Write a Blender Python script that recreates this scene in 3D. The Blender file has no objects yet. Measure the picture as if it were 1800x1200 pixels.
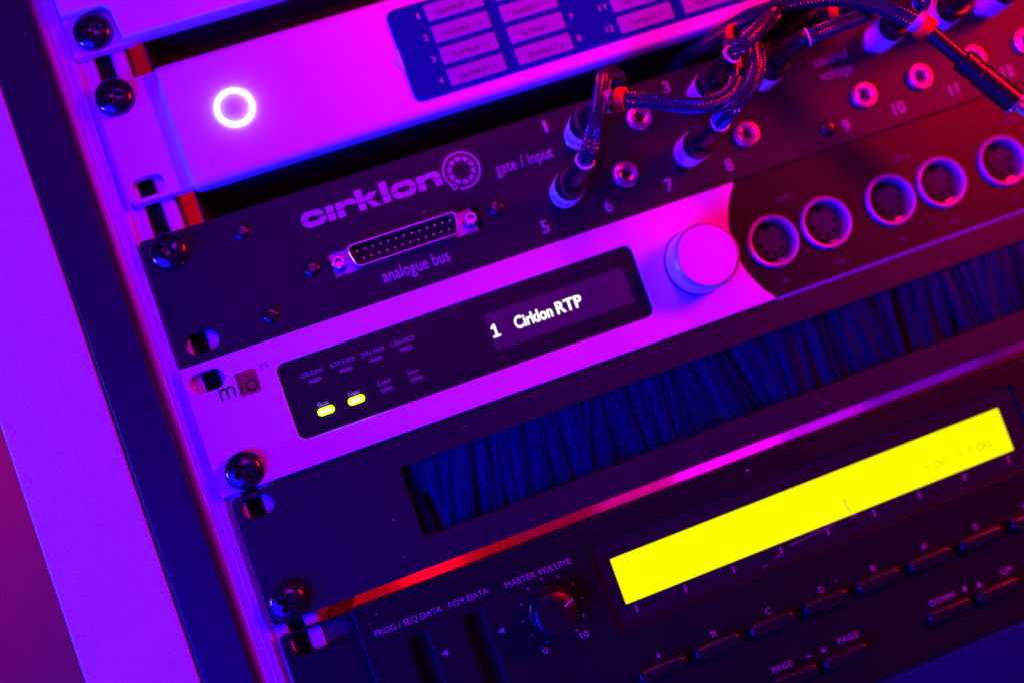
import bpy, bmesh, math, random
from mathutils import Vector, Matrix
from mathutils.geometry import tessellate_polygon
random.seed(7)
SC = bpy.context.scene
S = 0.001                      # everything below is written in millimetres: X right, D out of the rack towards the viewer, Z up
PI = math.pi
rad = math.radians
def V(x, d, z): return (x*S, -d*S, z*S)

# ------------------------------------------------------------------ camera
cam = bpy.data.cameras.new('camera'); camo = bpy.data.objects.new('camera', cam); SC.collection.objects.link(camo)
SC.camera = camo
cam.sensor_width = 36; cam.sensor_fit = 'HORIZONTAL'; cam.lens = 34.009
right = Vector((0.93434, -0.11366, -0.33777)); down = Vector((-0.32864, 0.09178, -0.93998)); fwd = Vector((0.13784, 0.98927, 0.04840))
M = Matrix((right, -down, -fwd)).transposed().to_4x4()
M.translation = Vector((51.53*S, -326.62*S, -5.22*S))
camo.matrix_world = M
cam.clip_start = 0.01; cam.clip_end = 20
cam.dof.use_dof = True; cam.dof.focus_distance = 0.311; cam.dof.aperture_fstop = 2.85; cam.dof.aperture_blades = 9

# ------------------------------------------------------------------ world and lamps
w = bpy.data.worlds.new('World'); SC.world = w; w.use_nodes = True
w.node_tree.nodes['Background'].inputs[0].default_value = (0.10, 0.0, 0.30, 1)
w.node_tree.nodes['Background'].inputs[1].default_value = 0.05
SC.view_settings.view_transform = 'Standard'; SC.view_settings.look = 'None'; SC.view_settings.exposure = 0; SC.view_settings.gamma = 1
try: SC.view_settings.use_curve_mapping = False
except Exception: pass
BLUE = (0.005, 0.0006, 1.0); RED = (1.0, 0.0, 0.012); MAGENTA = (0.5, 0.0003, 1.0)
def lamp(name, pos, aim, size, power, col, sy=None):
    l = bpy.data.lights.new(name, 'AREA'); l.energy = power; l.color = col
    l.shape = 'RECTANGLE' if sy else 'DISK'; l.size = size*S
    if sy: l.size_y = sy*S
    o = bpy.data.objects.new(name, l); SC.collection.objects.link(o)
    p = Vector(V(*pos)); o.location = p
    o.rotation_euler = (Vector(V(*aim))-p).to_track_quat('-Z', 'Y').to_euler()
    return o
lamp('blue_lamp', (-350, 260, -170), (120, 0, 10), 420, 13.5, BLUE)
lamp('red_lamp', (153, 155, 245), (350, 0, 215), 110, 0.85, RED)
lamp('red_side_lamp', (560, 330, 120), (640, 0, 85), 190, 7.4, RED)
lamp('pale_side_lamp', (-420, 34, 40), (60, 0, 40), 60, 0.8, (0.20, 0.13, 1.0))
lamp('magenta_lamp', (110, 620, 300), (60, 0, 20), 300, 1.5, MAGENTA)
lamp('red_room_lamp', (-480, -420, 260), (-420, -700, 40), 120, 0.85, RED)
# red lamp inside the cabinet, then unseen lamps added to colour the lid's reflection
lamp('red_back_lamp', (40, -300, 70), (-60, -170, 70), 40, 0.16, RED, 320)
lamp('red_lid_helper', (25, -235, -20), (25, 0, -30), 140, 0.014, RED, 16)
lamp('crimson_lid_helper', (120, -235, -20), (120, 0, -30), 50, 0.0042, (1.0, 0.0, 0.10), 16)
lamp('pink_lid_helper', (170, -235, -20), (170, 0, -30), 50, 0.0105, (1.0, 0.0, 0.40), 16)
lamp('magenta_lid_helper', (228, -235, -20), (228, 0, -30), 66, 0.031, (1.0, 0.0, 1.0), 16)
lamp('purple_lid_helper', (290, -235, -20), (290, 0, -30), 58, 0.018, (0.62, 0.0, 1.0), 16)
lamp('violet_lid_helper', (360, -235, -20), (360, 0, -30), 82, 0.0135, (0.34, 0.0, 1.0), 16)
lamp('dim_lid_helper', (430, -235, -20), (430, 0, -30), 58, 0.0030, (0.30, 0.0, 1.0), 16)

# ------------------------------------------------------------------ materials
def mat(name, col, rough=0.5, metal=0.0, spec=0.5, bump=0.0, bscale=400.0, vary=0.0, dust=0.0, coat=0.0, vscale=55, emit=None, estr=0.0, rvary=0.0, stretch=None):
    m = bpy.data.materials.new(name); m.use_nodes = True
    nt = m.node_tree; b = nt.nodes['Principled BSDF']; N = nt.nodes.new; L = nt.links.new
    b.inputs['Base Color'].default_value = (*col, 1); b.inputs['Roughness'].default_value = rough
    b.inputs['Metallic'].default_value = metal; b.inputs['Specular IOR Level'].default_value = spec
    b.inputs['Coat Weight'].default_value = coat
    if emit: b.inputs['Emission Color'].default_value = (*emit, 1); b.inputs['Emission Strength'].default_value = estr
    if bump or vary or dust or rvary:
        tc = N('ShaderNodeNewGeometry'); mp = N('ShaderNodeMapping'); L(tc.outputs['Position'], mp.inputs['Vector'])
        mp.inputs['Scale'].default_value = stretch or (1, 1, 1)
        nz = N('ShaderNodeTexNoise'); nz.inputs['Scale'].default_value = bscale; nz.inputs['Detail'].default_value = 3
        L(mp.outputs[0], nz.inputs['Vector'])
    if bump:
        bp = N('ShaderNodeBump'); bp.inputs['Strength'].default_value = bump; bp.inputs['Distance'].default_value = 0.0003
        L(nz.outputs[0], bp.inputs['Height']); L(bp.outputs[0], b.inputs['Normal'])
    cur = None
    if vary:
        n2 = N('ShaderNodeTexNoise'); n2.inputs['Scale'].default_value = vscale; n2.inputs['Detail'].default_value = 6
        L(mp.outputs[0], n2.inputs['Vector'])
        ad = N('ShaderNodeMath'); ad.operation = 'MULTIPLY_ADD'; L(n2.outputs[0], ad.inputs[0]); ad.inputs[1].default_value = 2*vary; ad.inputs[2].default_value = 1-vary
        mul = N('ShaderNodeVectorMath'); mul.operation = 'SCALE'; mul.inputs[0].default_value = col; L(ad.outputs[0], mul.inputs['Scale'])
        cur = mul.outputs[0]
    if dust:
        vo = N('ShaderNodeTexVoronoi'); vo.inputs['Scale'].default_value = 170; L(tc.outputs['Position'], vo.inputs['Vector'])
        lt = N('ShaderNodeMath'); lt.operation = 'LESS_THAN'; lt.inputs[1].default_value = 0.055; L(vo.outputs['Distance'], lt.inputs[0])
        n3 = N('ShaderNodeTexNoise'); n3.inputs['Scale'].default_value = 90; L(tc.outputs['Position'], n3.inputs['Vector'])
        gt = N('ShaderNodeMath'); gt.operation = 'GREATER_THAN'; gt.inputs[1].default_value = 0.55; L(n3.outputs[0], gt.inputs[0])
        mm = N('ShaderNodeMath'); mm.operation = 'MULTIPLY'; L(lt.outputs[0], mm.inputs[0]); L(gt.outputs[0], mm.inputs[1])
        m2 = N('ShaderNodeMath'); m2.operation = 'MULTIPLY'; L(mm.outputs[0], m2.inputs[0]); m2.inputs[1].default_value = dust
        mx = N('ShaderNodeMix'); mx.data_type = 'RGBA'; L(m2.outputs[0], mx.inputs[0])
        if cur: L(cur, mx.inputs[6])
        else: mx.inputs[6].default_value = (*col, 1)
        mx.inputs[7].default_value = (0.35, 0.33, 0.36, 1); cur = mx.outputs[2]
    if cur: L(cur, b.inputs['Base Color'])
    if rvary:
        n4 = N('ShaderNodeTexNoise'); n4.inputs['Scale'].default_value = 35; n4.inputs['Detail'].default_value = 5; L(mp.outputs[0], n4.inputs['Vector'])
        a2 = N('ShaderNodeMath'); a2.operation = 'MULTIPLY_ADD'; L(n4.outputs[0], a2.inputs[0]); a2.inputs[1].default_value = 2*rvary; a2.inputs[2].default_value = rough-rvary
        L(a2.outputs[0], b.inputs['Roughness'])
    return m
W_PAINT = mat('white_paint', (0.74, 0.73, 0.74), 0.34, spec=0.6, bump=0.08, bscale=1500, vary=0.03)
W_BOARD = mat('white_board', (0.78, 0.72, 0.74), 0.42, bump=0.25, bscale=1700, vary=0.38, vscale=1500)
SILVER = mat('silver_paint', (0.72, 0.72, 0.73), 0.38, bump=0.03, bscale=1800, vary=0.02)
BLACK = mat('black_powder_coat', (0.015, 0.014, 0.022), 0.46, spec=0.18, bump=0.16, bscale=1500, vary=0.2, dust=0.75, rvary=0.06)
BLACK2 = mat('black_plastic', (0.0065, 0.006, 0.008), 0.42, spec=0.2, bump=0.10, bscale=1800, vary=0.15, dust=0.5, rvary=0.05)
POCKET = mat('black_acrylic', (0.012, 0.010, 0.011), 0.42, spec=0.13, rvary=0.05, vary=0.1)
TRIM = mat('dark_trim', (0.012, 0.012, 0.022), 0.48, spec=0.35, bump=0.1, bscale=1200, vary=0.15, dust=0.4)
GLASSY = mat('dark_window', (0.016, 0.015, 0.017), 0.22, spec=0.4, rvary=0.05, dust=0.3)
ALU = mat('aluminium', (0.80, 0.79, 0.81), 0.32, metal=0.45, bump=0.25, bscale=900, stretch=(1, 1, 0.02), vary=0.08, rvary=0.06)
STEEL = mat('steel', (0.70, 0.69, 0.71), 0.25, metal=0.9, rvary=0.05)
LID = mat('chassis_lid', (0.62, 0.61, 0.63), 0.30, metal=0.9)
CHROME = mat('nickel', (0.78, 0.77, 0.79), 0.2, metal=0.85)
BOLT = mat('black_oxide', (0.012, 0.011, 0.014), 0.2, metal=0.0, spec=0.9, bump=0.06, bscale=700, rvary=0.06)
CHASSIS = mat('black_steel', (0.030, 0.026, 0.028), 0.5, spec=0.4)
DARK = mat('dark_inside', (0.006, 0.006, 0.007), 0.7, spec=0.2)
BLUEPL = mat('blue_plate', (0.003, 0.008, 0.21), 0.5, spec=0.03)
NAVY = mat('navy_panel', (0.004, 0.005, 0.075), 0.5, spec=0.15, vary=0.1)
PAPER = mat('label_paper', (0.20, 0.15, 0.40), 0.6, vary=0.04)
INK = mat('dark_ink', (0.012, 0.008, 0.014), 0.8, spec=0.1)
PRINT = mat('white_print', (0.42, 0.41, 0.43), 0.5)
PRINT2 = mat('grey_print', (0.30, 0.29, 0.31), 0.5)
PRINTD = mat('faint_print', (0.10, 0.095, 0.10), 0.5)
PINK = mat('red_badge', (0.30, 0.02, 0.03), 0.5)
RINGL = mat('ring_light', (1, 1, 1), 0.4, emit=(1.0, 0.95, 1.0), estr=8.0)
LEDG = mat('green_led', (0.3, 0.4, 0.0), 0.4, emit=(0.62, 1.0, 0.0), estr=6.0)
LEDC = mat('led_core', (1, 1, 0.8), 0.4, emit=(1.0, 1.0, 0.55), estr=2.5)
LEDOFF = mat('unlit_led', (0.14, 0.13, 0.15), 0.35)
OLEDT = mat('oled_text', (0.2, 0.2, 0.15), 0.4, emit=(1.0, 1.0, 0.78), estr=2.0)
OLED = mat('oled_glass', (0.06, 0.055, 0.062), 0.25)
LCD = mat('lcd_backlight', (0.03, 0.03, 0.0), 0.7, spec=0.0, emit=(1.0, 1.0, 0.0), estr=1.06)
LCDD = mat('lcd_segment', (0.01, 0.01, 0.0), 0.8, spec=0.0, emit=(1.0, 1.0, 0.0), estr=0.72)
SLEEVE = mat('white_sleeve', (0.80, 0.78, 0.80), 0.35)
RUBBER = mat('black_rubber', (0.009, 0.008, 0.011), 0.30, spec=0.45)
BRAID = mat('braid_fibre', (0.022, 0.024, 0.085), 0.2, spec=1.0)
CORE = mat('cable_core', (0.006, 0.006, 0.007), 0.6)
ORANGE = mat('orange_clip', (0.90, 0.07, 0.004), 0.5, spec=0.2)
TIN = mat('tinned_plate', (0.66, 0.64, 0.67), 0.4, metal=0.25)
SATIN = mat('satin_nickel', (0.60, 0.58, 0.62), 0.42, metal=0.55)
CLEAR = mat('clear_clip', (0.45, 0.40, 0.45), 0.3)
HAIR = mat('brush_hair', (0.0015, 0.004, 0.14), 0.28, spec=0.12, vary=0.8, stretch=(6, 1, 0.15))  # bristles are black; their blue sheen is put into the base colour
INSERT = mat('socket_plastic', (0.040, 0.030, 0.045), 0.75, spec=0.08)
INWALL = mat('inside_board', (0.55, 0.5, 0.5), 0.6)
WALLM = mat('room_wall', (0.36, 0.26, 0.17), 0.8, vary=0.25)

# ------------------------------------------------------------------ mesh helpers
def rrect(x0, x1, z0, z1, r, n=6):
    r = max(0.001, min(r, (x1-x0)/2-1e-4, (z1-z0)/2-1e-4)); p = []
    for cx, cz, a0 in ((x1-r, z1-r, 0), (x0+r, z1-r, 90), (x0+r, z0+r, 180), (x1-r, z0+r, 270)):
        for k in range(n+1):
            a = rad(a0+90*k/n); p.append((cx+r*math.cos(a), cz+r*math.sin(a)))
    return p
def rect(x0, x1, z0, z1): return [(x0, z0), (x1, z0), (x1, z1), (x0, z1)]
def circ(cx, cz, r, n=32, a0=0.0): return [(cx+r*math.cos(a0+2*PI*k/n), cz+r*math.sin(a0+2*PI*k/n)) for k in range(n)]
def area2(p): return sum(p[i-1][0]*p[i][1]-p[i][0]*p[i-1][1] for i in range(len(p)))
def offset(p, c):                      # move a loop inwards by c (its own inside)
    if area2(p) < 0: p = p[::-1]
    q = []; n = len(p)
    for i in range(n):
        a, b, d = Vector(p[i-1]), Vector(p[i]), Vector(p[(i+1) % n])
        e1 = (b-a); e2 = (d-b)
        if e1.length < 1e-7: e1 = e2
        if e2.length < 1e-7: e2 = e1
        n1 = Vector((-e1.y, e1.x)).normalized(); n2 = Vector((-e2.y, e2.x)).normalized()
        m = n1+n2; m = m/max(0.3, m.length_squared/2) if m.length > 1e-6 else n1
        q.append((b.x+m.x*c, b.y+m.y*c))
    return q
class MB:
    def __init__(s): s.v = []; s.f = []; s.caps = set()
    def add(s, vs, fs):
        o = len(s.v); s.v += vs; s.f += [tuple(i+o for i in f) for f in fs]
    def box(s, x0, x1, d0, d1, z0, z1):
        v = [(x, d, z) for x in (x0, x1) for d in (d0, d1) for z in (z0, z1)]
        s.add(v, [(0, 1, 3, 2), (4, 6, 7, 5), (0, 4, 5, 1), (2, 3, 7, 6), (0, 2, 6, 4), (1, 5, 7, 3)])
    def plate(s, outer, d0, d1, holes=(), ch=0.0, hch=0.0, steps=1):   # flat plate, chamfered or rounded front edge
        if area2(outer) < 0: outer = outer[::-1]
        loops = [outer]+[h if area2(h) > 0 else h[::-1] for h in holes]
        fronts = []
        for k, l in enumerate(loops):
            c = ch if k == 0 else hch; sgn = 1 if k == 0 else -1
            rings = [[(x, d0, z) for x, z in l]]
            if c <= 0: rings.append([(x, d1, z) for x, z in l])
            else:
                for j in range(steps+1):
                    a = PI/2*j/steps
                    q = offset(l, sgn*c*(1-math.cos(a))) if j else l
                    rings.append([(x, d1-c+c*math.sin(a), z) for x, z in q])
            n = len(l); vs = [p for r_ in rings for p in r_]; fs = []
            for j in range(len(rings)-1):
                for i in range(n):
                    i2 = (i+1) % n; fs.append((j*n+i, j*n+i2, (j+1)*n+i2, (j+1)*n+i))
            o = len(s.v); s.add(vs, fs)
            fronts.append((o+(len(rings)-1)*n, o, n, rings[-1], rings[0]))
        for which in (0, 1):
            vl = [[Vector((p[0], p[2], 0)) for p in fr[3 if which == 0 else 4]] for fr in fronts]
            idx = []
            for fr in fronts: idx += [fr[which]+i for i in range(fr[2])]
            for t in tessellate_polygon(vl): s.caps.add(len(s.f)); s.f.append(tuple(idx[i] for i in t))
    def lathe(s, prof, cx=0, cz=0, n=32, close=False):   # prof: (r, d)
        m = len(prof); vs = [(cx+r*math.cos(2*PI*k/n), d, cz+r*math.sin(2*PI*k/n)) for r, d in prof for k in range(n)]
        fs = [(j*n+k, j*n+(k+1) % n, (j+1)*n+(k+1) % n, (j+1)*n+k) for j in range(m-1) for k in range(n)]
        if close: fs += [((m-1)*n+k, (m-1)*n+(k+1) % n, (k+1) % n, k) for k in range(n)]
        else:
            if prof[-1][0] > 1e-6: fs.append(tuple((m-1)*n+k for k in range(n)))
            if prof[0][0] > 1e-6: fs.append(tuple(range(n)))
        s.add(vs, fs)
    def sweep(s, pts, prof, n=16, caps=True):      # prof: list of (t along path in mm, radius) about a straight or bent axis
        fr = frames(pts); cum = [0]
        for i in range(1, len(pts)): cum.append(cum[-1]+(pts[i]-pts[i-1]).length)
        vs = []
        for t, r in prof:
            P, T, A, B = at_len(pts, fr, cum, t)
            for k in range(n):
                a = 2*PI*k/n; q = P+A*(r*math.cos(a))+B*(r*math.sin(a)); vs.append(tuple(q))
        m = len(prof)
        fs = [(j*n+k, j*n+(k+1) % n, (j+1)*n+(k+1) % n, (j+1)*n+k) for j in range(m-1) for k in range(n)]
        if caps: fs += [tuple(range(n)), tuple((m-1)*n+k for k in range(n))]
        s.add(vs, fs)
    def obj(s, name, m, parent=None, loc=(0, 0, 0), smooth=35):
        me = bpy.data.meshes.new(name); me.from_pydata([V(*p) for p in s.v], [], s.f)
        bm = bmesh.new(); bm.from_mesh(me); ly = bm.faces.layers.int.new('cap'); bm.faces.ensure_lookup_table()
        for i in s.caps: bm.faces[i][ly] = 1
        bmesh.ops.remove_doubles(bm, verts=bm.verts, dist=1e-7); bmesh.ops.recalc_face_normals(bm, faces=bm.faces)
        if smooth:
            lim = rad(smooth)
            for e in bm.edges:
                lf = e.link_faces
                if len(lf) == 2 and (lf[0][ly] != lf[1][ly] or lf[0].normal.angle(lf[1].normal, 0) > lim): e.smooth = False
            for f in bm.faces: f.smooth = True
        bm.faces.layers.int.remove(ly); bm.to_mesh(me); bm.free()
        return link(name, me, m, parent, loc)
def link(name, me, m, parent=None, loc=(0, 0, 0)):
    if m and not me.materials: me.materials.append(m)
    o = bpy.data.objects.new(name, me); SC.collection.objects.link(o)
    o.location = V(*loc)
    if parent: o.parent = parent
    return o
def twin(o, loc, parent=None):
    c = o.copy(); SC.collection.objects.link(c); c.location = V(*loc); c.parent = parent or o.parent
    return c
def thing(name, label, cat, group=None, loc=(0, 0, 0)):
    o = bpy.data.objects.new(name, None); SC.collection.objects.link(o); o.location = V(*loc); o.empty_display_size = 0.01
    o['label'] = label; o['category'] = cat
    if group: o['group'] = group
    return o
def frames(pts):
    n = len(pts); T = []
    for i in range(n): T.append((pts[min(i+1, n-1)]-pts[max(i-1, 0)]).normalized())
    a = T[0].orthogonal().normalized(); out = []
    for i in range(n):
        a = (a-T[i]*a.dot(T[i])).normalized(); out.append((T[i], a.copy(), T[i].cross(a)))
    return out
def at_len(pts, fr, cum, t):
    if t <= 0: return pts[0]+fr[0][0]*t, *fr[0]
    if t >= cum[-1]: return pts[-1]+fr[-1][0]*(t-cum[-1]), *fr[-1]
    lo = 0; hi = len(cum)-1
    while hi-lo > 1:
        md = (lo+hi)//2
        if cum[md] <= t: lo = md
        else: hi = md
    u = (t-cum[lo])/max(1e-9, cum[hi]-cum[lo])
    return pts[lo].lerp(pts[hi], u), fr[lo][0].lerp(fr[hi][0], u).normalized(), fr[lo][1].lerp(fr[hi][1], u).normalized(), fr[lo][2].lerp(fr[hi][2], u).normalized()
def spline(ctrl, step=0.8):
    P = [Vector(p) for p in ctrl]; P = [P[0]*2-P[1]]+P+[P[-1]*2-P[-2]]; out = []
    for i in range(1, len(P)-2):
        a, b, c, d = P[i-1:i+3]; n = max(2, int((c-b).length/step))
        for k in range(n):
            t = k/n; out.append(0.5*((2*b)+(c-a)*t+(2*a-5*b+4*c-d)*t*t+(3*b-a-3*c+d)*t**3))
    out.append(P[-2]); return out
# text: the built-in vector font, turned into a thin raised print of a given box
_capcache = {}
def text(s, x0, x1, zb, cap, d, m, parent, bold=0.0, name='lettering', loc=(0, 0, 0), t=0.04):
    cu = bpy.data.curves.new('lettering', 'FONT'); cu.body = s; cu.size = 1; cu.offset = bold; cu.resolution_u = 3
    o = bpy.data.objects.new('lettering', cu); SC.collection.objects.link(o)
    dg = bpy.context.evaluated_depsgraph_get(); me = bpy.data.meshes.new_from_object(o.evaluated_get(dg))
    bpy.data.objects.remove(o); bpy.data.curves.remove(cu)
    xs = [v.co.x for v in me.vertices]; mn, mx = min(xs), max(xs)
    sx = (x1-x0)/(mx-mn); sz = cap/0.729
    for v in me.vertices: v.co = V(x0+(v.co.x-mn)*sx, d, zb+v.co.y*sz)
    bm = bmesh.new(); bm.from_mesh(me); r = bmesh.ops.extrude_face_region(bm, geom=bm.faces[:])
    for e in r['geom']:
        if isinstance(e, bmesh.types.BMVert): e.co.y -= t*S
    bmesh.ops.recalc_face_normals(bm, faces=bm.faces); bm.to_mesh(me); bm.free()
    me.name = name
    return link(name, me, m, parent, loc)
def polys(name, pl, d, m, parent, t=0.05, loc=(0, 0, 0)):
    b = MB()
    for p in pl:
        if isinstance(p, tuple): b.plate(p[0], d, d+t, holes=p[1])
        else: b.plate(p, d, d+t)
    return b.obj(name, m, parent, loc, smooth=0)
def stroke(pts, wd, closed=False):         # a flat ribbon along points, as quads and round ends
    out = []; n = len(pts)
    for i in range(n if closed else n-1):
        a = Vector(pts[i]); b = Vector(pts[(i+1) % n]); e = (b-a)
        if e.length < 1e-6: continue
        k = Vector((-e.y, e.x)).normalized()*wd/2
        out.append([tuple(a+k), tuple(a-k), tuple(b-k), tuple(b+k)])
    return out
def ribbon(name, strokes, wd, d, m, parent, t=0.05):
    b = MB(); j = 0
    for s_, cl in strokes:
        for q in stroke(s_, wd, cl): b.plate(q, d, d+t+0.0007*j); j += 1
        for p in s_: b.plate(circ(p[0], p[1], wd/2, 10), d, d+t+0.0007*j); j += 1
    return b.obj(name, m, parent, smooth=0)
def arc(cx, cz, r, a0, a1, n=12): return [(cx+r*math.cos(rad(a0+(a1-a0)*k/n)), cz+r*math.sin(rad(a0+(a1-a0)*k/n))) for k in range(n+1)]

XR = 473.9      # right edge of 19 inch panels

# ------------------------------------------------------------------ the cabinet and the room
b = MB(); b.box(-2600, 1800, -760, -700, -1500, 1500)
o = b.obj('wall', WALLM, smooth=0); o['kind'] = 'structure'
cab = thing('rack_cabinet', 'rack cabinet with white side board, dark edge trim and grooved aluminium rail', 'rack cabinet')
b = MB(); b.plate(rect(-66.6, -33.9, -330, 330), -420, 2.2, ch=0.9, steps=4); b.obj('side_board', W_BOARD, cab)
b = MB(); b.plate(rect(-33.2, -17.7, -330, 330), -14, 2.8, ch=1.1, steps=4); b.obj('edge_trim', TRIM, cab)
b = MB(); b.box(-19.8, 480, -345, -330, -330, 330); b.obj('rear_light_block', DARK, cab, smooth=0)  # unseen board added to keep the room wall out of the lid's reflection
b = MB(); b.box(-33.8, -20, -420, -16, -330, 330); b.obj('inner_board', INWALL, cab, smooth=0)
# aluminium rail: profile (x, d) swept along z
prof = [(-17.6, -14), (-17.6, -1.4), (-16.6, -0.9), (-15.4, -0.9), (-14.9, -1.5), (-14.5, -1.5), (-14.1, -1.0), (-12.6, -1.0), (-12.2, -1.7), (-11.9, -1.7), (-11.5, -1.1),
        (-10.2, -1.1), (-9.6, -2.1), (-9.2, -3.4), (-7.6, -3.4), (-7.2, -3.9), (-6.6, -3.9), (-6.2, -3.4), (-4.7, -3.4), (-4.3, -3.9), (-4.2, -6.0), (-5.5, -6.4), (-5.5, -12), (2.6, -12), (2.6, -6.6), (1.3, -6.2),
        (1.3, -4.5), (2.3, -3.4), (5.6, -3.4), (6.2, -4.0), (6.3, -14)]
b = MB(); n = len(prof)
b.add([(x, d, z) for z in (-330, 330) for x, d in prof], [(i, (i+1) % n, n+(i+1) % n, n+i) for i in range(n)]+[tuple(range(n)), tuple(range(n, 2*n))])
b.obj('rail', ALU, cab, smooth=25)
b = MB(); b.box(-4.1, 1.25, -11.5, -6.3, -329, 329); b.obj('channel_shade', DARK, cab, smooth=0)  # near-black filler, puts the channel's shade into colour

def chassis(p, x0, x1, z0, z1, d0, d1=-160, m=None, name='chassis'):
    b = MB(); b.plate(rect(x0, x1, z0, z1), d1, d0, ch=0.3); return b.obj(name, m or CHASSIS, p, smooth=0)
def slot(cx, cz, wd, ht, r=None): return rrect(cx-wd/2, cx+wd/2, cz-ht/2, cz+ht/2, ht/2 if r is None else r, 8)

# ------------------------------------------------------------------ top unit: violet-lit white panel with a notched corner
u1 = thing('rack_unit', 'white rack unit at the very top with a notched corner around its screw', 'rack unit')
notch = [(-8.6, 161.2)]+arc(3.4, 157.6, 3.6, 90, 0, 8)+[(8.2, 148.2)]
outer = [(XR, 148.2), (XR, 192), (-8.8, 192)]+notch
b = MB(); b.plate(outer, -2.9, 4.2, ch=0.8, steps=3); b.obj('front_panel', W_PAINT, u1)
b = MB(); b.plate(rrect(-9.6, 11, 147.7, 190, 1.0), -3.2, 0.0, ch=0.4); b.obj('mounting_ear', W_PAINT, u1)
chassis(u1, 13, 452, 149.5, 191, -3.3)

# ------------------------------------------------------------------ second unit: white panel with ring light and labelled blue window
u2 = thing('output_unit', 'white rack unit with glowing ring button and blue output label plate', 'rack unit')
b = MB(); b.plate(rrect(-7.5, 24, 94.2, 135.8, 2.6), -3, 0.9, holes=[slot(0.2, 99.25, 10.4, 6.6, 2.4)], ch=0.35, hch=0.3); b.obj('mounting_ear', W_PAINT, u2)
F = 4.2                                             # how far the front stands proud
b = MB(); b.plate(rrect(13.4, 470, 92.9, 136.1, 2.6), -3, F, ch=2.2, steps=6); b.obj('front_panel', W_PAINT, u2)
chassis(u2, 13.4, 452, 94.0, 135.4, -3.2)
b = MB(); b.box(13.4, 452, -22, -20, 135.5, 149.4); b.box(12.7, 13.3, -46, -3.4, 135.6, 149.8); b.obj('back_plate', CHASSIS, u2, smooth=0)
b = MB(); b.lathe([(5.25, F+.05), (5.3, F+.5), (5.75, F+.75), (6.3, F+.5), (6.35, F+.05)], 35.2, 114.8, 64, close=True); b.obj('ring_light', RINGL, u2)
b = MB(); b.lathe([(5.2, F+.04), (5.2, F+.15), (4.9, F+.25), (0, F+.25)], 35.2, 114.8, 48); b.obj('power_button', W_PAINT, u2)
b = MB(); b.plate(rrect(93.3, 322, 97.8, 131.2, 3.0), F, F+1.0, ch=0.5, steps=2); b.obj('label_plate', BLUEPL, u2)
b = MB(); b.lathe([(4.9, F+.02), (4.9, F+.4), (4.2, F+.75), (0, F+.75)], 96.0, 113.8, 36); b.obj('finger_tab', W_PAINT, u2)
b = MB(); b.plate(rrect(0, 20.3, 0, 6.05, 0.4, 3), F+1.02, F+1.35, ch=0.12); strip0 = None
cols = [(106.5, 1, 103.7), (131.25, 5, 154.6), (169.7, 9, 166.3), (194.4, 13, 218.0)]
def out_glyphs(s_, x, z, h):          # square wide caps O U T P drawn as ribbons
    wd = h*1.18; gap = h*0.33; st = []
    for ch in s_:
        r = h*0.28
        if ch == 'O': st.append((rrect(x, x+wd, z, z+h, r, 3), True))
        elif ch == 'U': st.append(([(x, z+h)]+arc(x+r, z+r, r, 180, 270, 3)+arc(x+wd-r, z+r, r, 270, 360, 3)+[(x+wd, z+h)], False))
        elif ch == 'T': st += [([(x, z+h), (x+wd, z+h)], False), ([(x+wd/2, z+h), (x+wd/2, z)], False)]
        elif ch == 'P': st.append(([(x, z), (x, z+h)]+arc(x+wd-r, z+h-r, r, 90, 0, 3)+arc(x+wd-r, z+h*0.35+r*0.6, r*0.6, 0, -90, 3)+[(x, z+h*0.35)], False))
        x += wd+gap
    return st
for cx, n0, nx in cols:
    for k in range(4):
        z0 = 123.25-7.945*k
        if strip0 is None: strip0 = st_ = b.obj('label_strip', PAPER, u2, (cx, 0, z0))
        else: st_ = twin(strip0, (cx, 0, z0), u2)
        q = ribbon('lettering', out_glyphs('OUTPUT', 4.2, 1.75, 1.12), 0.24, F+1.36, INK, st_, 0.03)
        num = str(n0+k); text(num, 16.1-(0.9 if len(num) > 1 else 0), 17.1 if num != '1' else 16.6, 1.75, 1.25, F+1.36, INK, st_, 0.004)
        wn = 0.9 if num == '1' else 1.5 if len(num) == 1 else 2.7
        text(num, nx-wn/2, nx+wn/2, z0+2.0, 2.3, F+1.01, PRINT, u2, 0.008)

# ------------------------------------------------------------------ breakout panel: jacks, 25-pin connector
bp = thing('breakout_panel', 'black breakout panel with jack rows, 25 pin connector and ring logo', 'patch panel')
jx_b = [131.3, 154.8, 178.2, 201.7, 249.0, 272.2, 295.2, 317.5, 364, 387, 410, 433]
jx_t = [143.2, 166.6, 190.0, 213.4, 260.8, 284.0, 307.0, 330.0]
holes = [slot(0, 44.45, 11.2, 7.0), rrect(47.4, 101.3, 50.6, 59.2, 0.5, 2)]
holes += [circ(x, 52.7, 2.4, 16) for x in jx_b]+[circ(x, 70.3, 2.4, 16) for x in jx_t]
b = MB(); b.plate(rrect(-8.75, XR, 38.35, 82.4, 0.5, 3), -2.6, 0.0, holes=holes, ch=0.22, hch=0.15); b.obj('face_plate', BLACK, bp)
chassis(bp, 60, 452, 41, 80.0, -14, -120)
b = MB(); b.box(13.25, 452, -45, -43, 38.5, 93.9); b.box(12.6, 13.2, -70, -3.4, 60.0, 94.9); b.obj('back_plate', CHASSIS, bp, smooth=0)  # plate carried up to block the red back lamp from the gap
jk = None
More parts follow.
